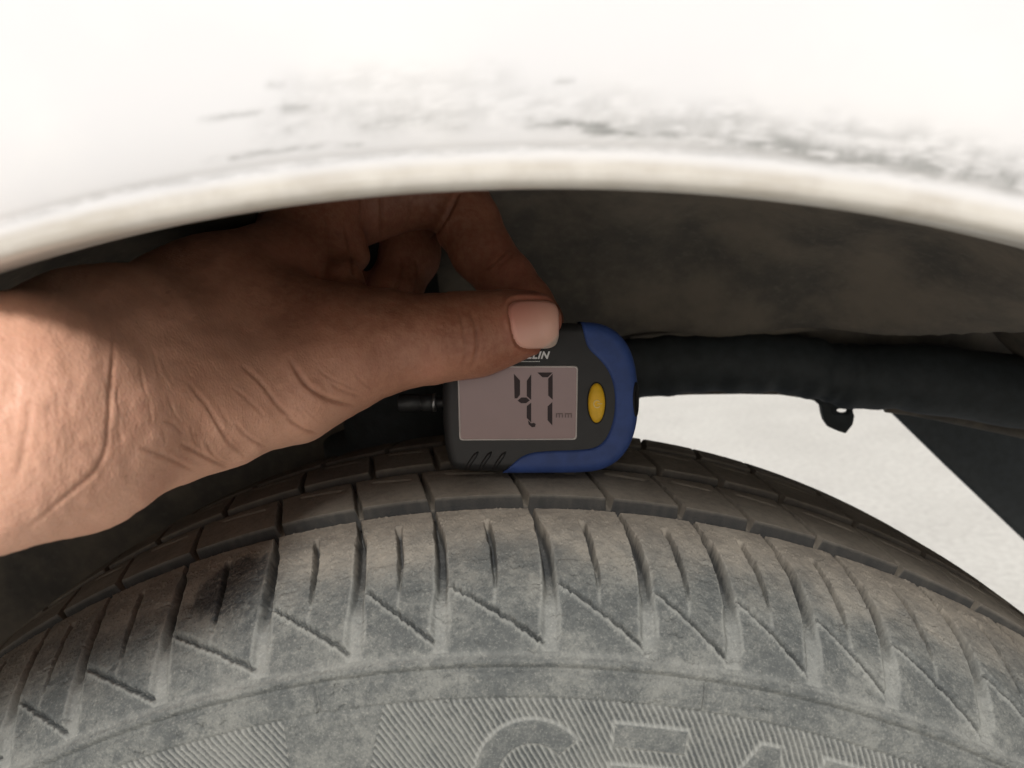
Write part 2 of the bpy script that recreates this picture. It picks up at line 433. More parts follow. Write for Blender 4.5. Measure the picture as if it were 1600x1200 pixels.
# fine crazing
def crack(seed, n):
    global D
    r_ = np.random.default_rng(seed)
    for _ in range(n):
        t0 = r_.uniform(-30, 30); s0 = r_.uniform(s_at(5)+.008, S_BOT+.032); ln = r_.uniform(.3, 1.1); sl = r_.uniform(-.0012, .0012)
        i0, i1 = np.searchsorted(TH, np.radians([t0, t0+ln])); j0, j1 = np.searchsorted(S, [s0-.003, s0+.003])
        if i1 <= i0 or j1 <= j0: continue
        de = DEG[i0:i1, j0:j1]; tt = (de-t0)/ln
        x = S2[i0:i1, j0:j1]-s0-sl*tt-(fbm(de*8, de*0, seed+_, 3)-.5)*.0016
        D[i0:i1, j0:j1] -= r_.uniform(.0004, .0010)*np.exp(-(x/.00024)**2)*np.sin(np.pi*np.clip(tt, 0, 1))
crack(101, 190)
# rubbed black patch on one shoulder block, with streaks of dust left in it
ra = (DEG+13.1)/2.3; ru = (U-.60)/.27
rr_ = np.sqrt(ra**2+ru**2)+(fbm(DEG*2.5, U*5, 71, 3)-.5)*.5
strk = fbm((DEG+U*8)*.8, (U*11-DEG*.35)*4.2, 81, 4); strk = np.exp(-((strk-.5)/.020)**2)+np.exp(-((strk-.60)/.014)**2)+np.exp(-((strk-.40)/.014)**2)
RUB_SHADE = (1-sst(.75, 1.05, rr_))*(.82-.72*np.clip(strk, 0, 1)*(.45+.55*sst(-.9, .1, ra)))*insh
RUB_SHADE = np.maximum(RUB_SHADE, .55*(1-sst(.5, 1.1, np.sqrt(((DEG+11.6)/1.7)**2+((U-.45)/.3)**2)))*sst(.35, .55, fbm(DEG*3, U*14, 55, 3))*insh)
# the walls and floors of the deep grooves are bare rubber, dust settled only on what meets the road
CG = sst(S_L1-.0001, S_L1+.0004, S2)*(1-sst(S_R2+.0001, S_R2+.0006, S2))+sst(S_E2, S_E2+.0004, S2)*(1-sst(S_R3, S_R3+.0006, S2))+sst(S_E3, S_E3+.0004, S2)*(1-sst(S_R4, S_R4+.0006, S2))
RUB_SHADE = np.maximum(RUB_SHADE, .92*CG*(.75+.25*fbm(DEG*3, S2*900, 19, 3))); RUB_SHADE = np.maximum(RUB_SHADE, .8*sst(.0018, .0036, -D)*insh*sst(.3, .5, U)); RUB_SHADE = np.maximum(RUB_SHADE, CRACK_SHADE); RUB_SHADE = np.maximum(RUB_SHADE, .3*pm*(1-inside)*(1-hat))  # shade of cracks and hatch gaps goes into the colour too
RR = PR[None]+NR[None]*D; YY = PY[None]+NY[None]*D
V = np.stack([RR*np.sin(TH2), YY, RR*np.cos(TH2)], -1)
dU = np.gradient(V, axis=0); dV = np.gradient(V, axis=1)
NN = np.cross(dV, dU); NN /= np.linalg.norm(NN, axis=-1, keepdims=True)
if (NN[NT_//2, np.searchsorted(S, S_R2+.01)] @ np.array([0, 0, 1])) < 0: NN = -NN
FA = grid_faces(NT_, NS)
# cell -> part id
ci = lambda X: X[:-1, :-1]
pid = np.zeros((NT_-1, NS-1), dtype=np.int32)
su = ci(U)
pid = np.where((su >= 0) & (su < 1.0), 100+ci(BLK), pid)
sm = ci(S2)
pid = np.where((sm >= S_R2+.0005) & (sm < S_E2-.0005), 200+ci(B2), pid)
pid = np.where((sm >= S_R3+.0005) & (sm < S_E3-.0005), 300+ci(B3), pid)
pid = np.where((sm >= S_R4+.0005) & (sm < s_at(24)), 400+ci(B4), pid)
pid = np.where((ci(ld) < 0) & (ci(pm) > .3), 500+ci(li), pid)
pid = pid.ravel()
Vf = V.reshape(-1, 3); Nf = NN.reshape(-1, 3); Ef = np.clip(EDGE, 0, 1).ravel(); Rf = np.clip(RUB_SHADE, 0, 1).ravel()
def patch(name, fsel, parent, extra=None):
    f = FA[fsel]; u, inv = np.unique(f, return_inverse=True); f = inv.reshape(f.shape)
    v, n, e, r = Vf[u], Nf[u], Ef[u], Rf[u]
    if extra is not None:
        ev, ef, en = extra
        f = np.concatenate([f, ef+len(v)]); v = np.concatenate([v, ev]); n = np.concatenate([n, en])
        e = np.concatenate([e, np.zeros(len(ev))]); r = np.concatenate([r, np.zeros(len(ev))])
    return new_mesh(name, v, f, M_RUB, parent, True, {'edge': e, 'rub_shade': r}, n)
# the rest of the circumference, coarser, grooves only
js = np.unique(np.concatenate([np.arange(0, NS, 6), [NS-1], [np.argmin(abs(S-x)) for x in (S_L1-.0005, S_L1+.0005, S_R2-.0005, S_R2+.0005, S_E2-.0005, S_E2+.0005, S_R3-.0005, S_R3+.0005)]]))
th_c = np.radians(np.linspace(38, 322, 190))
dc = (cgroove(S_L1, S_R2, .0065, .00035)+cgroove(S_E2, S_R3, .0065)+cgroove(S_E3, S_R4, .006))[0][js]
rc = PR[js]+NR[js]*dc; yc = PY[js]+NY[js]*dc
VC = np.stack([np.sin(th_c)[:, None]*rc, np.ones_like(th_c)[:, None]*yc, np.cos(th_c)[:, None]*rc], -1)
NC = np.stack([np.sin(th_c)[:, None]*NR[js], np.ones_like(th_c)[:, None]*NY[js], np.cos(th_c)[:, None]*NR[js]], -1)
VC[..., 2] = np.maximum(VC[..., 2], -.3150)
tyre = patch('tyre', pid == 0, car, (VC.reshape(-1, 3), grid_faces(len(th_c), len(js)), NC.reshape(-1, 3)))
tyre['label'] = 'worn dusty black tyre'
reg(tyre)
for p_ in np.unique(pid):
    if p_ == 0: continue
    nm = {1: 'shoulder_block', 2: 'tread_block', 3: 'tread_block', 4: 'tread_block', 5: 'letter'}[p_//100]
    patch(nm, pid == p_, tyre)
del V, NN, D, EDGE, RUB_SHADE, U, DEG, key

# wheel rim behind the tyre wall (below the frame)
def lathe(prof_, n=96, axis='y', c=(0, 0, 0)):
    prof_ = np.asarray(prof_); t = np.linspace(0, 2*np.pi, n, endpoint=False)
    V = np.stack([np.sin(t)[:, None]*prof_[:, 1]+c[0], np.ones((n, 1))*prof_[:, 0]+c[1], np.cos(t)[:, None]*prof_[:, 1]+c[2]], -1)
    return V.reshape(-1, 3), grid_faces(n, len(prof_), True)
v, f = lathe([(.004, .2015), (.002, .205), (.0, .2035), (.001, .198), (.012, .193), (.03, .186), (.05, .16), (.045, .08), (.03, .03), (.03, .0)])
new_mesh('rim', v, f, M_ALLOY, car)

# ---------------------------------------------------------------- fender
AX, AZ, AR0 = .0055, .0557, .3490
fp = np.array([(-.0300, .3500), (-.0400, .3492), (-.0470, .3490), (-.0492, .3493), (-.0503, .3501), (-.0508, .3512), (-.0509, .3530), (-.0510, .3540), (-.0513, .3551), (-.0520, .3564),
               (-.0530, .3590), (-.0541, .3630), (-.0551, .3685), (-.0560, .3765), (-.0567, .3880), (-.0571, .41), (-.0568, .45), (-.055, .52), (-.050, .60), (-.038, .66), (-.010, .70), (.06, .72)])
fd = cr_sample(fp, 12)
keep = np.arange(len(fd)); tf = np.radians(np.linspace(-80, 80, 700))
RHO = fd[:, 1][None]; TT = tf[:, None]
FV = np.stack([AX+RHO*np.sin(TT), np.broadcast_to(fd[:, 0][None], (len(tf), len(fd))), AZ+RHO*np.cos(TT)], -1)
qx, qy, qz = to_px(FV.reshape(-1, 3)); qx = qx.reshape(FV.shape[:2]); qy = qy.reshape(FV.shape[:2])
arcd = np.degrees(TT)+0*RHO; vv = (RHO-AR0)*1000+0*TT     # millimetres above the lip
dirt = np.zeros_like(vv)
def streak(a0, a1, v0, v1, w_, s_, seed):                 # scuff running along the arch between two angles
    global dirt
    t = (arcd-a0)/(a1-a0); c = v0+(v1-v0)*t+(fbm(arcd*.9, arcd*0, seed, 3)-.5)*w_*1.2
    e = np.exp(-((vv-c)/w_)**2)*sst(0, .15, t)*(1-sst(.85, 1, t))*sst(.22, .58, fbm(arcd*2.6, vv*.8, seed+5, 4))
    dirt = np.maximum(dirt, e*s_)
for a_ in [(-5.3, -3.6, 14, 14, .45, .6, 1), (-3.4, -2.1, 14.6, 14, 1.2, .6, 2), (-3.4, -2.3, 11.2, 11, 1.0, .4, 3), (-5.6, -.8, 8.4, 8, .55, .5, 4), (-3.4, -2.9, 17.5, 17.2, .6, .4, 5),
           (-1.9, 1.6, 10.8, 10.2, 1.5, .5, 6), (-1.5, .4, 13.6, 13.4, .9, .3, 7), (2.5, 5.4, 9.6, 9.0, .9, .95, 8), (3.9, 7.2, 8.4, 8.2, .7, .95, 9), (6.2, 16.5, 8.2, 7.6, 1.7, .85, 10),
           (3.0, 17, 10.2, 9.6, 2.6, .48, 12), (-4.5, 6.5, 12.2, 11.6, 3.0, .30, 13), (-3.5, 3, 16.5, 16, 2.2, .22, 14), (3.4, 3.95, 15.4, 15.4, .5, .6, 15), (-14, 16, 5.9, 5.9, .7, .30, 17)]:
    streak(*a_)
lipm = (1-sst(3.2, 5.6, vv))*(.75+.25*fbm(arcd*1.5, vv, 33, 3))
fn = new_mesh('fender', FV.reshape(-1, 3), grid_faces(len(tf), len(fd)), M_PAINT, car, True, {'dirt': dirt.ravel(), 'lip': np.clip(lipm, 0, 1).ravel()})
so_ = fn.modifiers.new('sheet', 'SOLIDIFY'); so_.thickness = .0009; so_.offset = -1

# ---------------------------------------------------------------- wheel arch liner, inner wall and what hangs there
lp = cr_sample(np.array([(-.0340, .3530), (-.0250, .3580), (.010, .3650), (.060, .3680), (.100, .3650), (.130, .3560), (.155, .3400), (.175, .3180), (.186, .3000), (.192, .2920), (.197, .2905), (.200, .2930)]), 10)
tl = np.radians(np.linspace(-100, 100, 240))
rel = 1+.006*np.sin(np.degrees(tl)[:, None]*.55)*sst(.0, .05, lp[:, 0])[None]
RHOL = np.maximum(lp[:, 1][None], np.minimum(.368, (.3440-AZ)/np.maximum(np.cos(tl), .05))[:, None]-0*lp[:, 1][None])*1.0
RHOL = np.where(lp[:, 0][None] > .10, RHOL, np.broadcast_to(lp[:, 1][None], RHOL.shape))
LV = np.stack([AX+RHOL*rel*np.sin(tl)[:, None], lp[:, 0]+0*tl[:, None], AZ+RHOL*rel*np.cos(tl)[:, None]], -1)
ln = new_mesh('wheel_arch_liner', LV.reshape(-1, 3), grid_faces(len(tl), len(lp)), M_LINER, car)
m_ = ln.modifiers.new('sheet', 'SOLIDIFY'); m_.thickness = .002; m_.offset = 0

def slab(name, pts, thick, mat, parent, nrm=(0, 1, 0), bev=.002):
    """closed plate from an outline (world points) pushed back along nrm, edges rounded"""
    pts = np.asarray(pts, float); n = len(pts); nv = np.array(nrm, float)*thick
    V = np.concatenate([pts, pts+nv]); F = [list(range(n)), list(range(2*n-1, n-1, -1))]+[[i, i+n, (i+1) % n+n, (i+1) % n] for i in range(n)]
    o = new_mesh(name, V, F, mat, parent, False)
    b = o.modifiers.new('edge', 'BEVEL'); b.width = bev; b.segments = 3; b.limit_method = 'ANGLE'
    o.data.polygons.foreach_set('use_smooth', np.ones(len(o.data.polygons), bool))
    return o
# inner wall: lower edge seen over the tyre on the right, reaching down behind it on the left
we = [Py(x, y, .212) for x, y in [(-500, 1500), (940, 1300), (985, 640), (1000, 622), (1080, 618), (1160, 617), (1220, 618), (1262, 624), (1290, 632), (1345, 638), (1378, 640), (1400, 640), (1600, 682), (2100, 800)]]
top = [np.array([.62, .212, .40]), np.array([-.45, .212, .40])]
slab('inner_wall', we+top, .03, M_LINER, car)
# rolled flange along the wall's lower right edge
def tube(name, pts, r, mat, parent, n=12):
    pts = np.asarray(pts, float); r = np.broadcast_to(np.asarray(r, float), (len(pts),))
    t = np.gradient(pts, axis=0); t /= np.linalg.norm(t, axis=1, keepdims=True)
    up = np.array([0, 0, 1.]) if abs(t[0, 2]) < .8 else np.array([0, 1., 0])
    a = np.cross(t, up); a /= np.linalg.norm(a, axis=1, keepdims=True); b = np.cross(t, a)
    an = np.linspace(0, 2*np.pi, n, endpoint=False)
    V = pts[:, None]+r[:, None, None]*(a[:, None]*np.cos(an)[None, :, None]+b[:, None]*np.sin(an)[None, :, None])
    k = len(pts); F = []
    for i in range(k-1):
        for j in range(n): F.append([i*n+j, i*n+(j+1) % n, (i+1)*n+(j+1) % n, (i+1)*n+j])
    F += [list(range(n-1, -1, -1)), list(range((k-1)*n, k*n))]
    return new_mesh(name, V.reshape(-1, 3), F, mat, parent)
def spl(pts, per=8): return cr_sample(np.asarray(pts, float), per)
tube('flange', spl([Py(x, y, .208) for x, y in [(1385, 634), (1430, 640), (1500, 654), (1600, 675), (1800, 720), (2100, 795)]]), .0035, M_LINER, car)
tube('seam', spl([Py(x, y, .196) for x, y in [(985, 528), (1060, 522), (1140, 516), (1230, 510), (1300, 508), (1325, 512)]]), np.concatenate([np.linspace(.001, .0042, 20), np.linspace(.0042, .001, 21)]), M_LINER, car)
tube('seam', spl([Py(x, y, .198) for x, y in [(1480, 488), (1530, 484), (1620, 486), (1760, 500)]]), .003, M_LINER, car)
slab('bracket', [Py(x, y, .203) for x, y in [(1270, 600), (1335, 600), (1340, 632), (1330, 640), (1290, 640), (1272, 626)]], .004, M_WALL, car)
# plastic clip with an eye, hanging from the wall edge
cl = [(1283, 630), (1300, 634), (1303, 646), (1326, 648), (1330, 636), (1336, 650), (1333, 664), (1322, 678), (1310, 674), (1296, 668), (1289, 658), (1286, 648)]
slab('clip', [Py(x, y, .203) for x, y in cl], .005, M_WALL, car, bev=.0008)
tube('clip_eye', spl([Py(1315+13*math.cos(t), 641+8*math.sin(t), .205) for t in np.linspace(0, 2*math.pi, 17)], 3), .0016, M_WALL, car)
tube('underbody_rail', spl([Py(x, y, .196) for x, y in [(930, 580), (1000, 574), (1080, 568), (1160, 566), (1230, 569), (1290, 580), (1330, 588), (1420, 590), (1640, 622), (1900, 680)]]), np.concatenate([np.full(40, .0146), np.linspace(.0146, .0185, 33)])+.0009*np.sin(np.arange(73)*.9)*np.sin(np.arange(73)*.37), M_WALL, car, 24)
# dark flat panel further in, on the right
slab('dark_panel', [Py(x, y, .34) for x, y in [(1392, 642), (1480, 728), (1600, 842), (1900, 1120), (2300, 1500), (2600, 1500), (2600, 600), (1380, 560)]], .01, M_WALL, car, bev=.004)
# unseen plate added over the arch to keep daylight out from behind
slab('daylight_block', [np.array(p_) for p_ in [(-.6, -.03, .60), (.6, -.03, .60), (.6, .36, .60), (-.6, .36, .60)]], .01, M_WALL, car, (0, 0, 1))
# suspension strut, left of the gauge behind the tyre
v, f = lathe([(0, 0), (0, .026), (.05, .026), (.05, .034), (.056, .034), (.056, .024), (.2, .024), (.2, 0)], 40)
st0 = Py(640, 700, .195)
v = np.stack([v[:, 0], v[:, 2], v[:, 1]], 1)+np.array([st0[0], .168, .30-.05])
so2 = new_mesh('strut', v, f[:, ::-1].copy(), M_WALL, car)
tube('brake_hose', spl([Py(x, y, .17) for x, y in [(470, 760), (520, 735), (600, 700), (640, 682), (690, 672), (760, 676)]]), .004, M_WALL, car)

# ================================================================ GAUGE
GD = .255; GS = GD/FPX
G0 = P(850, 620, GD)
GM = np.stack([AR, AU, -AF], 1)                       # local x right, y up, z out of the face
def gw(L): return G0+np.asarray(L, float) @ GM.T
def gl(px, py, z=0.0): return np.array([(px-850)*GS, (620-py)*GS, z])
gauge = thing('tread_depth_gauge', 'blue and black digital gauge with yellow button standing on the tyre tread', 'gauge', tuple(gw((0, -118*GS, -.009))))
def chaikin(p, n=3, closed=True):
    p = np.asarray(p, float)
    for _ in range(n):
        a, b = (p, np.roll(p, -1, 0)) if closed else (p[:-1], p[1:])
        q = np.stack([.75*a+.25*b, .25*a+.75*b], 1).reshape(-1, p.shape[1])
        p = q if closed else np.concatenate([p[:1], q, p[-1:]])
    return p
OUT = [(728, 738), (704, 733), (695, 704), (690, 650), (690, 600), (692, 550), (702, 518), (725, 504), (800, 503), (915, 503), (950, 509), (976, 530), (990, 560), (996, 600), (997, 640), (992, 675), (979, 706), (955, 728), (925, 737), (860, 738)]
ol = np.array([gl(x, y)[:2] for x, y in OUT]); ol = chaikin(ol, 3)
def resample(p, n, closed):
    q = np.concatenate([p, p[:1]]) if closed else p
    l = np.concatenate([[0], np.cumsum(np.linalg.norm(np.diff(q, axis=0), axis=1))])
    t = np.linspace(0, l[-1], n, endpoint=not closed)
    return np.stack([np.interp(t, l, q[:, i]) for i in range(q.shape[1])], 1)
ol = resample(ol, 200, True)
def inset(p, d):
    t = np.roll(p, -1, 0)-np.roll(p, 1, 0); t /= np.linalg.norm(t, axis=1, keepdims=True)
    n = np.stack([t[:, 1], -t[:, 0]], 1)
    c = p.mean(0)
    if ((c-p)*n).sum() < 0: n = -n
    return p+n*d
RB, TK = .0034, .0175
def rz(d): d = np.clip(d, 0, RB); return -(RB-np.sqrt(RB*RB-(RB-d)**2))
rings = []
for d in (.0034, .0028, .0022, .0015, .0009, .0004, .00015): rings.append(np.c_[inset(ol, d), np.full(200, rz(d))])
rings.append(np.c_[ol, np.full(200, -RB)]); rings.append(np.c_[ol, np.full(200, -TK+.003)])
for d in (.0004, .0012, .003): rings.append(np.c_[inset(ol, d), np.full(200, -TK+.003-math.sqrt(.003**2-(.003-d)**2))])
V = np.stack(rings, 1)
nr = len(rings); F = [list(x) for x in grid_faces(200, nr, True)[:, ::-1]]
F += [[i*nr for i in range(200)], [i*nr+nr-1 for i in range(199, -1, -1)]]
def orient(o):
    import bmesh
    b = bmesh.new(); b.from_mesh(o.data); bmesh.ops.recalc_face_normals(b, faces=b.faces); b.to_mesh(o.data); b.free()
body = new_mesh('body', gw(V.reshape(-1, 3)), F, M_BLACK, gauge); orient(body); reg(body)
# blue rubber bumper round the right end and along the bottom
l0 = np.argmin(np.linalg.norm(ol-gl(903, 503)[:2], axis=1)); l1 = np.argmin(np.linalg.norm(ol-gl(787, 738)[:2], axis=1))
op = inset(ol, -.0005)
step_ = 1 if ((l1-l0) % 200) < 200 and op[(l0+5) % 200][0] > op[l0][0] else -1
idx = [l0];
while idx[-1] != l1: idx.append((idx[-1]+step_) % 200)
outer = resample(op[idx], 150, False)
INN = [(908, 503), (912, 529), (918, 546), (936, 562), (950, 580), (958, 603), (960, 630), (957, 658), (948, 682), (934, 698), (908, 702), (838, 704), (814, 711), (799, 725), (787, 738)]
inner = resample(chaikin(np.array([gl(x, y)[:2] for x, y in INN]), 3, False), 150, False)
# match the two paths by turning angle so the strip does not shear
def by_angle(p, c):
    return p
ss = np.array([0, .01, .03, .06, .10, .15, .2, .27, .35, .5, .65, .8, .9, .96, 1.0])
W_ = np.linalg.norm(outer-inner, axis=1)
din = np.stack([np.min(np.linalg.norm(((outer[:, None]*(1-s)+inner[:, None]*s)-outer[None, :, :].transpose(1, 0, 2).reshape(1, 150, 2)), axis=2), axis=1) for s in ss], 1)
pos = outer[:, None]*(1-ss[None, :, None])+inner[:, None]*ss[None, :, None]
zz = rz(din)+.0007
dinn = np.stack([np.min(np.linalg.norm(pos[:, j][:, None]-inner[None], axis=2), axis=1) for j in range(len(ss))], 1)
zz -= .0016*(1-sst(0, .0006, dinn))
strip = np.concatenate([np.c_[outer, np.full(150, -TK+.002)][:, None], np.c_[outer, np.full(150, -RB)][:, None], np.concatenate([pos, zz[..., None]], 2)], 1)
bump_ = new_mesh('bumper', gw(strip.reshape(-1, 3)), grid_faces(150, strip.shape[1]), M_BLUE, gauge); orient(bump_); reg(bump_)
def extr(name, poly, z0, z1, mat, parent, bev=0):
    poly = np.asarray(poly, float); n = len(poly)
    V = np.concatenate([np.c_[poly, np.full(n, z1)], np.c_[poly, np.full(n, z0)]])
    F = [list(range(n)), list(range(2*n-1, n-1, -1))]+[[i, i+n, (i+1) % n+n, (i+1) % n] for i in range(n)]
    o = new_mesh(name, gw(V), F, mat, parent, False); orient(o)
    if bev:
        b = o.modifiers.new('edge', 'BEVEL'); b.width = bev; b.segments = 2; b.limit_method = 'ANGLE'
    return o
def rrect(c, r=5, n=5):
    c = np.asarray(c, float); out = []
    for i in range(4):
        p, a, b = c[i], c[i-1], c[(i+1) % 4]
        ua = (a-p)/np.linalg.norm(a-p); ub = (b-p)/np.linalg.norm(b-p)
        for t in np.linspace(0, 1, n): out.append((1-t)**2*(p+ua*r)+2*t*(1-t)*p+t*t*(p+ub*r))
    return np.array(out)
pl = lambda L: np.array([gl(x, y)[:2] for x, y in L])
SCR = [(717, 574), (901, 574), (899, 685), (720, 686)]
disp = extr('display', pl(rrect(SCR, 5)), -.0005, .00020, M_LCD, gauge); reg(disp)
a = pl(rrect([(714.6, 571.6), (903.2, 571.6), (901.2, 687.2), (717.6, 688.2)], 6)); b = pl(rrect([(717, 574), (901, 574), (899, 685), (720, 686)], 5)); n = len(a)
V = np.concatenate([np.c_[a, np.full(n, .00005)], np.c_[a*.5+b*.5, np.full(n, .0005)], np.c_[b, np.full(n, .00035)], np.c_[b, np.full(n, -.0003)]]).reshape(4, n, 3).transpose(1, 0, 2)
bz = new_mesh('bezel', gw(V.reshape(-1, 3)), grid_faces(n, 4, True), M_RIM, disp); orient(bz)
def zp(x, y): return (650+x/4, 450+y/4)
def joined(name, polys, z0, z1, mat, parent):
    V = []; F = []
    for p_ in polys:
        p_ = pl([zp(*q_) for q_ in p_]); n = len(p_); o_ = len(V)
        V += [(*q_, z1) for q_ in p_]+[(*q_, z0) for q_ in p_]
        F += [[o_+i for i in range(n)], [o_+i for i in range(2*n-1, n-1, -1)]]+[[o_+i, o_+i+n, o_+(i+1) % n+n, o_+(i+1) % n] for i in range(n)]
    o = new_mesh(name, gw(np.array(V)), F, mat, parent, False); orient(o); return o
joined('digit', [[(612, 536), (650, 578), (650, 668), (632, 690), (616, 690)], [(720, 540), (720, 700), (692, 676), (692, 580)], [(634, 704), (658, 684), (690, 684), (712, 702), (688, 720), (656, 720)], [(720, 716), (720, 840), (692, 812), (692, 738)]], .00015, .00026, M_SEG, disp)
joined('digit', [[(758, 528), (854, 528), (824, 558), (790, 558)], [(854, 536), (854, 698), (826, 672), (826, 566)], [(852, 712), (852, 860), (822, 826), (822, 740)]], .00015, .00026, M_SEG, disp)
joined('decimal_point', [[(700, 826), (720, 846), (736, 842), (748, 850), (744, 868), (724, 870), (704, 852)]], .00015, .00027, M_SEG, disp)
mm = []
for x0 in (874, 930):
    mm += [[(x0, 782), (x0+7, 782), (x0+7, 810), (x0, 810)], [(x0+8, 782), (x0+44, 782), (x0+44, 789), (x0+8, 789)], [(x0+18, 790), (x0+25, 790), (x0+25, 810), (x0+18, 810)], [(x0+37, 790), (x0+44, 790), (x0+44, 810), (x0+37, 810)]]
joined('unit_mark', mm, .00015, .00025, M_SEG2, disp)
# yellow oval button with the power sign
nb = 40; bt = np.linspace(0, 2*np.pi, nb, endpoint=False); RBn = []
for s_, z in ((1.0, -.0004), (1.0, .0004), (.96, .0008), (.85, .0012), (.6, .00155), (.3, .0017), (.02, .00175)):
    RBn.append(np.stack([(932-850)*GS+13.2*GS*s_*np.cos(bt), (620-629.5)*GS+31*GS*s_*np.sin(bt), np.full(nb, z)], 1))
V = np.stack(RBn, 1); F = [list(x) for x in grid_faces(nb, len(RBn), True)]+[[i*len(RBn)+len(RBn)-1 for i in range(nb)]]
btn = new_mesh('power_button', gw(V.reshape(-1, 3)), F, M_YEL, gauge); orient(btn); reg(btn)
rw = [np.stack([(932-850)*GS+GS*13.2*k_1*np.cos(bt), (620-629.5)*GS+GS*31*k_2*np.sin(bt), np.full(nb, z)], 1) for k_1, k_2, z in ((1.14, 1.06, .00012), (1.12, 1.05, .0003), (1.03, 1.01, .0002), (1.03, 1.01, -.0003))]
V = np.stack(rw, 1); o = new_mesh('button_surround', gw(V.reshape(-1, 3)), grid_faces(nb, 4, True), M_DARK, btn); orient(o)
pw = []
for t in np.linspace(math.radians(35), math.radians(325), 16): pw.append(gl(932+5.2*math.cos(t)*1.0, 631-5.8*math.sin(t), .00178))
tube('power_symbol', gw(np.array(pw)), .00016, M_PALE, btn, 6)
tube('power_symbol', gw(np.array([gl(932.5, 630.5, .00180), gl(940, 630.5, .0016)])), .00016, M_PALE, btn, 6)
# grip ribs at the lower left
for x in (727, 748, 770):
    tube('grip_rib', gw(np.array([gl(x+1, 734, -.0012), gl(x+7, 724, .0001), gl(x+16, 711, .0001), gl(x+20, 706, -.0002)])), [.0004, .0007, .0007, .0003], M_BLACK, gauge, 8)
# lettering printed above the screen, mostly behind the thumb
tc = bpy.data.curves.new('lettering', 'FONT'); tc.body = 'MICHELIN'; tc.size = 15.5*GS; tc.shear = .32; tc.offset = .00012; tc.extrude = .00001; tc.align_x = 'RIGHT'; tc.space_character = 1.12
to = bpy.data.objects.new('lettering', tc); COL.objects.link(to)
bpy.context.view_layer.update()
tm = bpy.data.meshes.new_from_object(to.evaluated_get(bpy.context.evaluated_depsgraph_get()))
bpy.data.objects.remove(to)
tv = np.array([v_.co[:] for v_ in tm.vertices]); tp = [list(p_.vertices) for p_ in tm.polygons]; bpy.data.meshes.remove(tm)
b_ = gl(859.5, 560.2, .00008); tv[:, 0] -= tv[:, 0].max()
new_mesh('lettering', gw(tv+b_), tp, M_PRINT, gauge, False)
joined('tagline', [[(560+i*9, 457), (560+i*9+7, 457), (560+i*9+7, 462), (560+i*9, 462)] for i in range(24)], .00002, .00008, M_PRINT, gauge)
# slot for a lanyard in the right end
sx = outer[:, 0].max()-.0010; sz = rz(np.array([.0010]))[0]+.0007; q2 = math.sqrt(.5)
st_ = np.linspace(0, 2*np.pi, 24, endpoint=False)
sl = [np.stack([sx+q2*(.0013*k_1*np.cos(st_)+h_), (620-624)*GS+25*GS*k_1*np.sin(st_), sz+q2*(-.0013*k_1*np.cos(st_)+h_)], 1) for k_1, h_ in ((1.1, -.0004), (1.08, .0002), (.95, .0003), (.8, .00005))]
V = np.stack(sl, 1); F = [list(x) for x in grid_faces(24, 4, True)]+[[i*4+3 for i in range(24)]]
o = new_mesh('lanyard_slot', gw(V.reshape(-1, 3)), F, M_DARK, bump_); orient(o)
# probe sticking out on the left
def glathe(prof_, n=28):
    t = np.linspace(0, 2*np.pi, n, endpoint=False); pr = np.asarray(prof_, float)
    V = np.stack([np.ones((n, 1))*((pr[:, 0]-850)*GS), (620-630)*GS+GS*pr[:, 1]*np.sin(t)[:, None], -.0095+GS*pr[:, 1]*np.cos(t)[:, None]], -1)
    return gw(V.reshape(-1, 3)), grid_faces(n, len(pr), True)
v, f = glathe([(616, 0), (616, 12), (618, 14), (650, 14), (651, 12), (654, 12), (655, 14), (672, 14), (674, 10), (684, 8), (694, 8)]); pb = new_mesh('probe', v, f, M_BLACK, gauge); orient(pb); reg(pb)
v, f = glathe([(671.5, 13.6), (672, 14.8), (677, 14.8), (677.5, 9.5)]); o = new_mesh('collar', v, f, M_STEEL, pb); orient(o)

# ================================================================ HAND
VX = .0011
lo_ = np.array([-.27, -.125, .265]); hi_ = np.array([.045, .215, .425])
dims = np.ceil((hi_-lo_)/VX).astype(int)+1
gx, gy, gz = [lo_[i]+VX*np.arange(dims[i], dtype=np.float32) for i in range(3)]
def smin(a, b, k):
    h = np.maximum(k-np.abs(a-b), 0)/k; return np.minimum(a, b)-h*h*k*.25
def stroke(fld, a, ra, b, rb, k):
    """round cone from a to b blended into the field, touching only the cells near it"""
    m = max(ra, rb)+.018
    l = np.minimum(a, b)-m; h = np.maximum(a, b)+m
    i0 = np.clip(np.floor((l-lo_)/VX).astype(int), 0, dims-1); i1 = np.clip(np.ceil((h-lo_)/VX).astype(int)+1, 1, dims)
    if (i1 <= i0).any(): return
    X = gx[i0[0]:i1[0], None, None]; Y = gy[None, i0[1]:i1[1], None]; Z = gz[None, None, i0[2]:i1[2]]
    d = b-a; L2 = max(float(d@d), 1e-12)
    t = np.clip(((X-a[0])*d[0]+(Y-a[1])*d[1]+(Z-a[2])*d[2])/L2, 0, 1)
    q = np.sqrt((X-a[0]-t*d[0])**2+(Y-a[1]-t*d[1])**2+(Z-a[2]-t*d[2])**2)-(ra+(rb-ra)*t)
    s = (slice(i0[0], i1[0]), slice(i0[1], i1[1]), slice(i0[2], i1[2]))
    fld[s] = smin(fld[s], q.astype(np.float32), k)
def chain(fld, nodes, k):
    pr = [(P(x, y, d), r*d/FPX) for x, y, d, r in nodes]
    for (a, ra), (b, rb) in zip(pr, pr[1:]): stroke(fld, a, ra, b, rb, k)
def field(): return np.full(dims, .05, np.float32)
PALM = field()
chain(PALM, [(-900, 850, .125, 185), (-300, 740, .138, 150), (0, 716, .148, 118)], .012)             # lower edge of the arm and wrist
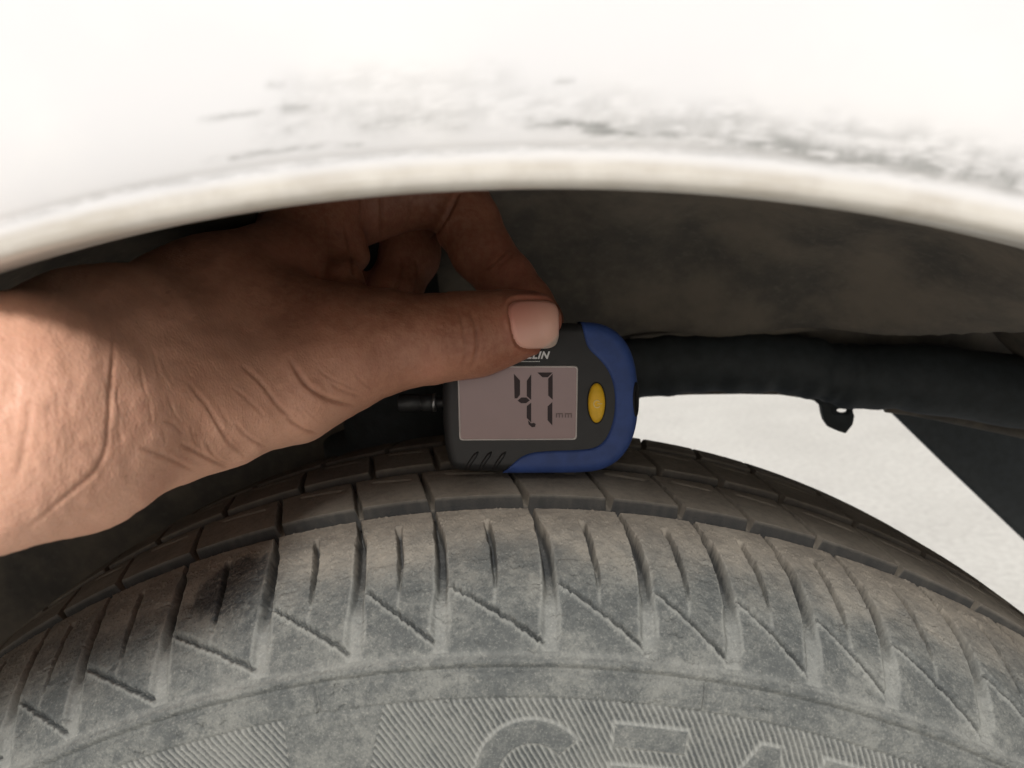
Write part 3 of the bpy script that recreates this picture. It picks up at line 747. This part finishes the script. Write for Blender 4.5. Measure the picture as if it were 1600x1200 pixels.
chain(PALM, [(-900, 730, .128, 190), (-300, 640, .142, 155), (0, 610, .151, 126)], .012)             # upper edge
chain(PALM, [(0, 716, .148, 122), (110, 690, .166, 124), (230, 646, .191, 108)], .012)
chain(PALM, [(0, 610, .151, 128), (160, 560, .190, 124), (330, 496, .240, 110), (480, 405, .284, 78)], .014)   # to the index knuckle
chain(PALM, [(0, 640, .163, 120), (300, 525, .275, 95), (470, 410, .315, 70)], .014)
chain(PALM, [(0, 650, .172, 115), (300, 540, .295, 92), (455, 430, .338, 66)], .014)
chain(PALM, [(0, 670, .178, 110), (290, 560, .305, 90), (430, 470, .350, 60)], .014)
THUMB = field()
chain(THUMB, [(190, 664, .186, 92), (330, 632, .210, 98), (440, 598, .225, 92), (520, 560, .2335, 84), (600, 536, .2400, 71), (680, 528, .2430, 64.5), (745, 522, .2444, 60.5), (795, 510, .2458, 50), (834, 501, .2468, 44.5)], .006)
chain(THUMB, [(330, 560, .226, 100), (480, 520, .241, 72), (590, 505, .2455, 46)], .010)              # upper web side
chain(THUMB, [(470, 632, .2320, 52), (540, 602, .2370, 38)], .006)                                    # fold under the thumb's root
chain(PALM, [(515, 400, .280, 40), (540, 440, .262, 24), (560, 462, .254, 14)], .006)                 # web between thumb and index
INDEX = field()
chain(INDEX, [(480, 350, .287, 70), (590, 310, .297, 62), (700, 294, .302, 57), (732, 352, .298, 50), (752, 392, .294, 47), (792, 440, .288, 44), (822, 474, .283, 40), (846, 500, .2800, 35)], .003)
chain(INDEX, [(530, 330, .281, 30), (556, 400, .277, 24)], .004)
MID = field()
chain(MID, [(470, 330, .314, 64), (580, 312, .326, 56), (640, 325, .328, 50), (640, 400, .322, 47), (618, 450, .316, 42), (588, 480, .311, 34)], .003)
RING = field()
chain(RING, [(455, 355, .338, 62), (540, 330, .346, 54), (572, 370, .344, 50), (570, 430, .336, 46), (556, 480, .328, 40)], .003)
PINK = field()
chain(PINK, [(430, 420, .345, 52), (520, 400, .350, 44), (545, 430, .350, 40), (535, 480, .346, 36)], .003)
HF = smin(PALM, THUMB, .012)
xk = np.clip((gx-P(545, 400, .28)[0])/.010, 0, 1); kk = (.008*(1-xk)+.0008*xk).astype(np.float32)[:, None, None]
for Fg in (INDEX, MID, RING, PINK): HF = smin(HF, Fg, kk)
del PALM, THUMB, INDEX, MID, RING, PINK
# the arm carries on past the grid: leave it open-ended cells closed by a cap
HF[0] = np.maximum(HF[0], VX)
def surface_nets(f):
    nx, ny, nz = f.shape; ins = f < 0
    c = ins[:-1, :-1, :-1].astype(np.int8)
    cnt = sum(ins[i:nx-1+i, j:ny-1+j, k:nz-1+k].astype(np.int8) for i in (0, 1) for j in (0, 1) for k in (0, 1))
    act = (cnt > 0) & (cnt < 8); cell = np.argwhere(act); vid = np.full(act.shape, -1, np.int32); vid[act] = np.arange(len(cell))
    acc = np.zeros((len(cell), 3)); num = np.zeros(len(cell))
    for ax in range(3):
        o1, o2 = [a for a in range(3) if a != ax]
        for p_ in (0, 1):
            for q_ in (0, 1):
                off = np.zeros(3, int); off[o1] = p_; off[o2] = q_
                a = cell+off; b = a.copy(); b[:, ax] += 1
                fa = f[a[:, 0], a[:, 1], a[:, 2]]; fb = f[b[:, 0], b[:, 1], b[:, 2]]
                m = (fa < 0) != (fb < 0); t = fa[m]/(fa[m]-fb[m])
                pt = a[m].astype(float); pt[:, ax] += t; acc[m] += pt; num[m] += 1
    V = lo_+VX*acc/num[:, None]
    Q = []
    for ax in range(3):
        s0 = [slice(None)]*3; s1 = [slice(None)]*3; s0[ax] = slice(0, -1); s1[ax] = slice(1, None)
        A = ins[tuple(s0)]; B = ins[tuple(s1)]
        for flip, m in ((False, A & ~B), (True, ~A & B)):
            e = np.argwhere(m); o1, o2 = (ax+1) % 3, (ax+2) % 3
            ok = (e[:, o1] > 0) & (e[:, o2] > 0) & (e[:, o1] < f.shape[o1]-1) & (e[:, o2] < f.shape[o2]-1); e = e[ok]
            ids = []
            for p_, q_ in ((1, 1), (0, 1), (0, 0), (1, 0)):
                c_ = e.copy(); c_[:, o1] -= p_; c_[:, o2] -= q_; ids.append(vid[c_[:, 0], c_[:, 1], c_[:, 2]])
            q4 = np.stack(ids, 1); Q.append(q4[:, ::-1] if flip else q4)
    return V, np.concatenate(Q)
HV, HQ = surface_nets(HF)
def sdf(p_):
    g_ = (p_-lo_)/VX; i = np.clip(np.floor(g_).astype(int), 0, dims-2); t = g_-i; r_ = 0
    for a in (0, 1):
        for b in (0, 1):
            for c in (0, 1):
                w_ = (t[:, 0] if a else 1-t[:, 0])*(t[:, 1] if b else 1-t[:, 1])*(t[:, 2] if c else 1-t[:, 2])
                r_ = r_+w_*HF[i[:, 0]+a, i[:, 1]+b, i[:, 2]+c]
    return r_
def grad(p_):
    e = .0008; g_ = np.stack([sdf(p_+np.eye(3)[i]*e)-sdf(p_-np.eye(3)[i]*e) for i in range(3)], 1)
    return g_/(np.linalg.norm(g_, axis=1, keepdims=True)+1e-12)
# split every quad in four (edge and face points), pull the points back to the field, then press creases in
def subdivide(V, Q):
    E = np.sort(np.stack([Q, np.roll(Q, -1, 1)], 2).reshape(-1, 2), 1)
    ue, inv = np.unique(E[:, 0].astype(np.int64)*len(V)+E[:, 1], return_inverse=True)
    ev = .5*(V[ue//len(V)]+V[ue % len(V)]); fv = V[Q].mean(1)
    ne = len(V); nf = ne+len(ev); ei = inv.reshape(-1, 4)+ne; fi = np.arange(len(Q))+nf
    Vn = np.concatenate([V, ev, fv])
    return Vn, np.concatenate([np.stack([Q[:, k], ei[:, k], fi, ei[:, k-1]], 1) for k in range(4)])
HV, HQ = subdivide(HV, HQ)
for _ in range(3):
    # one light smoothing pass through the quads, then back to the surface
    acc = np.zeros_like(HV); cn = np.zeros(len(HV))
    mid = HV[HQ].mean(1)
    for k in range(4): np.add.at(acc, HQ[:, k], mid); np.add.at(cn, HQ[:, k], 1)
    HV = .5*HV+.5*acc/cn[:, None]
HN = grad(HV)
vx_, vy_, vd_ = to_px(HV)
front = (HN @ -AF) > -.35
disp_ = np.zeros(len(HV)); crease = np.zeros(len(HV))
def z3(L, ox, oy, s_): return [(ox+x/s_, oy+y/s_) for x, y in L]
CR = []
def add(L, w_, dp, tone, zoom=None, dr=(.10, .285)):
    L = z3(L, *zoom) if zoom else L
    CR.append((chaikin(np.array(L, float), 2, False), w_, dp, tone, dr))
A3 = (0, 380, 2.5); A2 = (400, 280, 3.077); A1 = (650, 450, 4.0)
add([(445, 330), (440, 450), (432, 560), (428, 640), (425, 700), (415, 790), (385, 870), (300, 950), (200, 1040), (100, 1120)], 3.2, .00055, .8, A3)
add([(115, 600), (110, 720), (85, 850), (60, 930)], 5, .0003, .35, A3)
add([(1130, 450), (1160, 500), (1200, 560), (1260, 600), (1330, 630), (1392, 642)], 3.4, .0011, 1, A3)
add([(940, 470), (985, 510), (1040, 570), (1090, 640), (1150, 690)], 2.8, .0007, .8, A3)
add([(1120, 680), (1180, 730), (1245, 748)], 2.8, .0007, .8, A3)
add([(740, 540), (780, 590), (820, 640), (860, 720), (910, 778)], 2.6, .0006, .8, A3)
add([(850, 690), (880, 760), (960, 838)], 2.6, .0005, .7, A3)
add([(920, 700), (950, 740), (1000, 780), (1045, 800)], 2.4, .0005, .6, A3)
add([(700, 780), (760, 810), (820, 845), (895, 882)], 2.8, .0007, .8, A3)
add([(800, 770), (840, 840), (900, 872)], 2.2, .0004, .6, A3)
add([(540, 800), (640, 830), (700, 860), (765, 892)], 2.6, .0005, .6, A3)
add([(640, 690), (690, 715), (720, 748)], 3.0, .0003, .5, A3)
add([(910, 560), (970, 610), (1040, 684)], 2.2, .0004, .5, A3)
add([(1280, 540), (1340, 580), (1410, 602)], 2.4, .0004, .6, A3)
add([(1390, 510), (1420, 550), (1460, 575)], 2.2, .0003, .5, A3)
add([(1230, 480), (1290, 530), (1330, 545), (1400, 580)], 2.0, .0003, .4, A3)
for i in range(26):                                    # short fine lines over the ball of the thumb and the wrist
    x = rng.uniform(180, 1300); y = rng.uniform(400, 760); ln = rng.uniform(50, 150); an = np.interp(x, [180, 500, 900, 1300], [1.5, 1.45, .95, .6])+rng.normal(0, .12)
    add([(x, y), (x+.5*ln*math.cos(an)+rng.normal(0, 6), y+.5*ln*math.sin(an)), (x+ln*math.cos(an), y+ln*math.sin(an))], 1.9, rng.uniform(.00012, .0003), .35, A3)
add([(258, 120), (280, 200), (302, 290), (310, 400), (290, 500)], 2.2, .0006, .8, A1)
add([(328, 120), (352, 190), (376, 260), (384, 380), (345, 505)], 2.6, .0008, .95, A1)
add([(400, 150), (418, 220), (420, 300)], 1.8, .00018, .35, A1)
for i in range(14):
    x = rng.uniform(30, 250); y = rng.uniform(120, 430)
    add([(x, y), (x+rng.normal(12, 5), y+45), (x+rng.normal(14, 8), y+90)], 1.6, .00014, .25, A1)
B_ = (.255, .40)
add([(420, 200), (445, 290), (458, 380), (470, 520)], 3, .0009, .8, A2, B_)
add([(500, 70), (510, 150), (505, 235)], 3, .0006, .5, A2, B_)
add([(600, 70), (606, 170), (606, 290)], 3, .0009, .7, A2, B_)
add([(340, 170), (352, 300), (340, 430)], 4, .0006, .5, A2, B_)
add([(740, 90), (745, 160), (725, 240)], 3, .0004, .5, A2, B_)
add([(840, 290), (890, 230), (940, 140), (978, 60)], 3, .0012, .9, A2, B_)
add([(1085, 440), (1150, 400), (1215, 330)], 3, .0004, .5, A2, B_)
add([(1150, 420), (1200, 395), (1245, 350)], 3, .0003, .4, A2, B_)
add([(700, 360), (710, 450), (650, 570)], 3, .0009, .8, A2, B_)
add([(770, 380), (790, 460), (760, 570)], 3, .0008, .8, A2, B_)
tree_pts = np.stack([vx_, vy_], 1)
for L, w_, dp, tone, (d0, d1) in CR:
    L = resample(L, max(8, int(np.abs(np.diff(L, axis=0)).sum()/3)), False)
    bb0 = L.min(0)-w_*4; bb1 = L.max(0)+w_*4
    m = np.where(front & (vx_ > bb0[0]) & (vx_ < bb1[0]) & (vy_ > bb0[1]) & (vy_ < bb1[1]) & (vd_ > d0) & (vd_ < d1))[0]
    if not len(m): continue
    q_ = tree_pts[m]; best = np.full(len(m), 1e9); bi = np.zeros(len(m))
    for i in range(len(L)):
        e = ((q_-L[i])**2).sum(1); u_ = e < best; best[u_] = e[u_]; bi[u_] = i
    t_ = bi/(len(L)-1); fade = np.clip(np.minimum(t_, 1-t_)*5, 0, 1)**.6
    dd_ = np.sqrt(best); g_ = np.exp(-(dd_/(w_*.8))**1.6)*fade
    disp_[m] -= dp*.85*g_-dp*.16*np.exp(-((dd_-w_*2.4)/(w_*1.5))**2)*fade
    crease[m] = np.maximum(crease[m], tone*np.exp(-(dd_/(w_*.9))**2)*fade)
# nail bed: the skin rises in a fold round the nail
def nail_uv(x, y):
    x_ = x-836; y_ = y-507
    x_ = x_-(-.20*(-y_))*.9*np.clip((40-x_)/75, 0, 1)*-1*0 - (y_*.20)*np.clip((37-x_)/74, 0, 1)
    return x_/38.5, y_/39.5
nu_, nv_ = nail_uv(vx_, vy_)
nrad = (np.abs(nu_)**4+np.abs(nv_)**4)**(1/4)
nm = front & (vd_ < .262) & (nrad < 1.6) & (vx_ > 770)
disp_[nm] += .00055*np.exp(-((nrad[nm]-1.12)/.09)**2)*sst(.9, -.4, nu_[nm])-.0005*np.exp(-((nrad[nm]-1.0)/.05)**2)
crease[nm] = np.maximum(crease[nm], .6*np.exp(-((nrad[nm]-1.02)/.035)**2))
red = np.exp(-(((vx_-850)/60)**2+((vy_-480)/60)**2))*(vd_ < .27)+.6*np.exp(-(((vx_-800)/50)**2+((vy_-420)/60)**2))*(vd_ > .27)
# slow lumps: tendons and pads
lump = (fbm(vx_*.011+3, vy_*.011, 5, 3)-.5)*.0016+(fbm(vx_*.05, vy_*.05, 15, 2)-.5)*.00035
HV2 = HV+HN*(disp_+lump*(vx_ < 700))[:, None]
# paler inner wrist, plus the lit lower left and shaded thumb put into colour
lit_pale = sst(90, 520, (800-vx_)*.5+(vy_-450)+(fbm(vx_*.012, vy_*.012, 44, 3)-.5)*120)*(vd_ < .27)
person = new_mesh('person', HV2, HQ, M_SKIN, None, True, {'crease': crease, 'red': np.clip(red, 0, 1), 'pale': lit_pale})
person['label'] = 'bare brown left hand pinching the gauge between thumb and index finger'; person['category'] = 'person'
PINV['person'] = Matrix.Identity(4); INVW['person'] = Matrix.Identity(4)
# thumbnail, laid on the skin
n1_, n2_ = 41, 41
a_ = np.linspace(-1, 1, n1_); uu, vv_ = np.meshgrid(a_, a_, indexing='ij')
k3 = (np.maximum(np.abs(uu), np.abs(vv_))+1e-9)/((np.abs(uu)**4+np.abs(vv_)**4)**(1/4)+1e-9)
uu2, vv2 = uu*k3, vv_*k3
yy = vv2*39.5; xx = uu2*38.5; xx = xx+yy*.20*np.clip((37-xx)/74, 0, 1)
dirs = AF+AR*((xx+836-800)/FPX).reshape(-1, 1)+AU*((600-(yy+507))/FPX).reshape(-1, 1)
tpar = np.full(len(dirs), .215)
for _ in range(40):
    tpar = tpar+np.clip(sdf(CAM_P+dirs*tpar[:, None]), -.002, .01)*.8
tpar = np.minimum(tpar, .252)
NP = CAM_P+dirs*tpar[:, None]; nn = grad(NP)
nr_ = np.maximum(np.abs(uu), np.abs(vv_)).ravel()
lift = .00045-.0009*sst(.90, 1.0, nr_)
lift = lift+.0003*sst(.3, 1.0, uu.ravel())*(1-sst(.94, 1, nr_))
NP = NP+nn*lift[:, None]
for _ in range(3):
    g3 = NP.reshape(n1_, n2_, 3); g3[1:-1, 1:-1] = .5*g3[1:-1, 1:-1]+.125*(g3[2:, 1:-1]+g3[:-2, 1:-1]+g3[1:-1, 2:]+g3[1:-1, :-2]); NP = g3.reshape(-1, 3)
ng = new_mesh('fingernail', NP, grid_faces(n1_, n2_), M_NAIL, person, True, {'tip': np.clip(.45+.35*uu2+.40*vv2, 0, 1).ravel()}); orient(ng)
if np.mean([p_.normal.dot(Vector(-AF)) for p_ in ng.data.polygons]) < 0: ng.data.flip_normals()
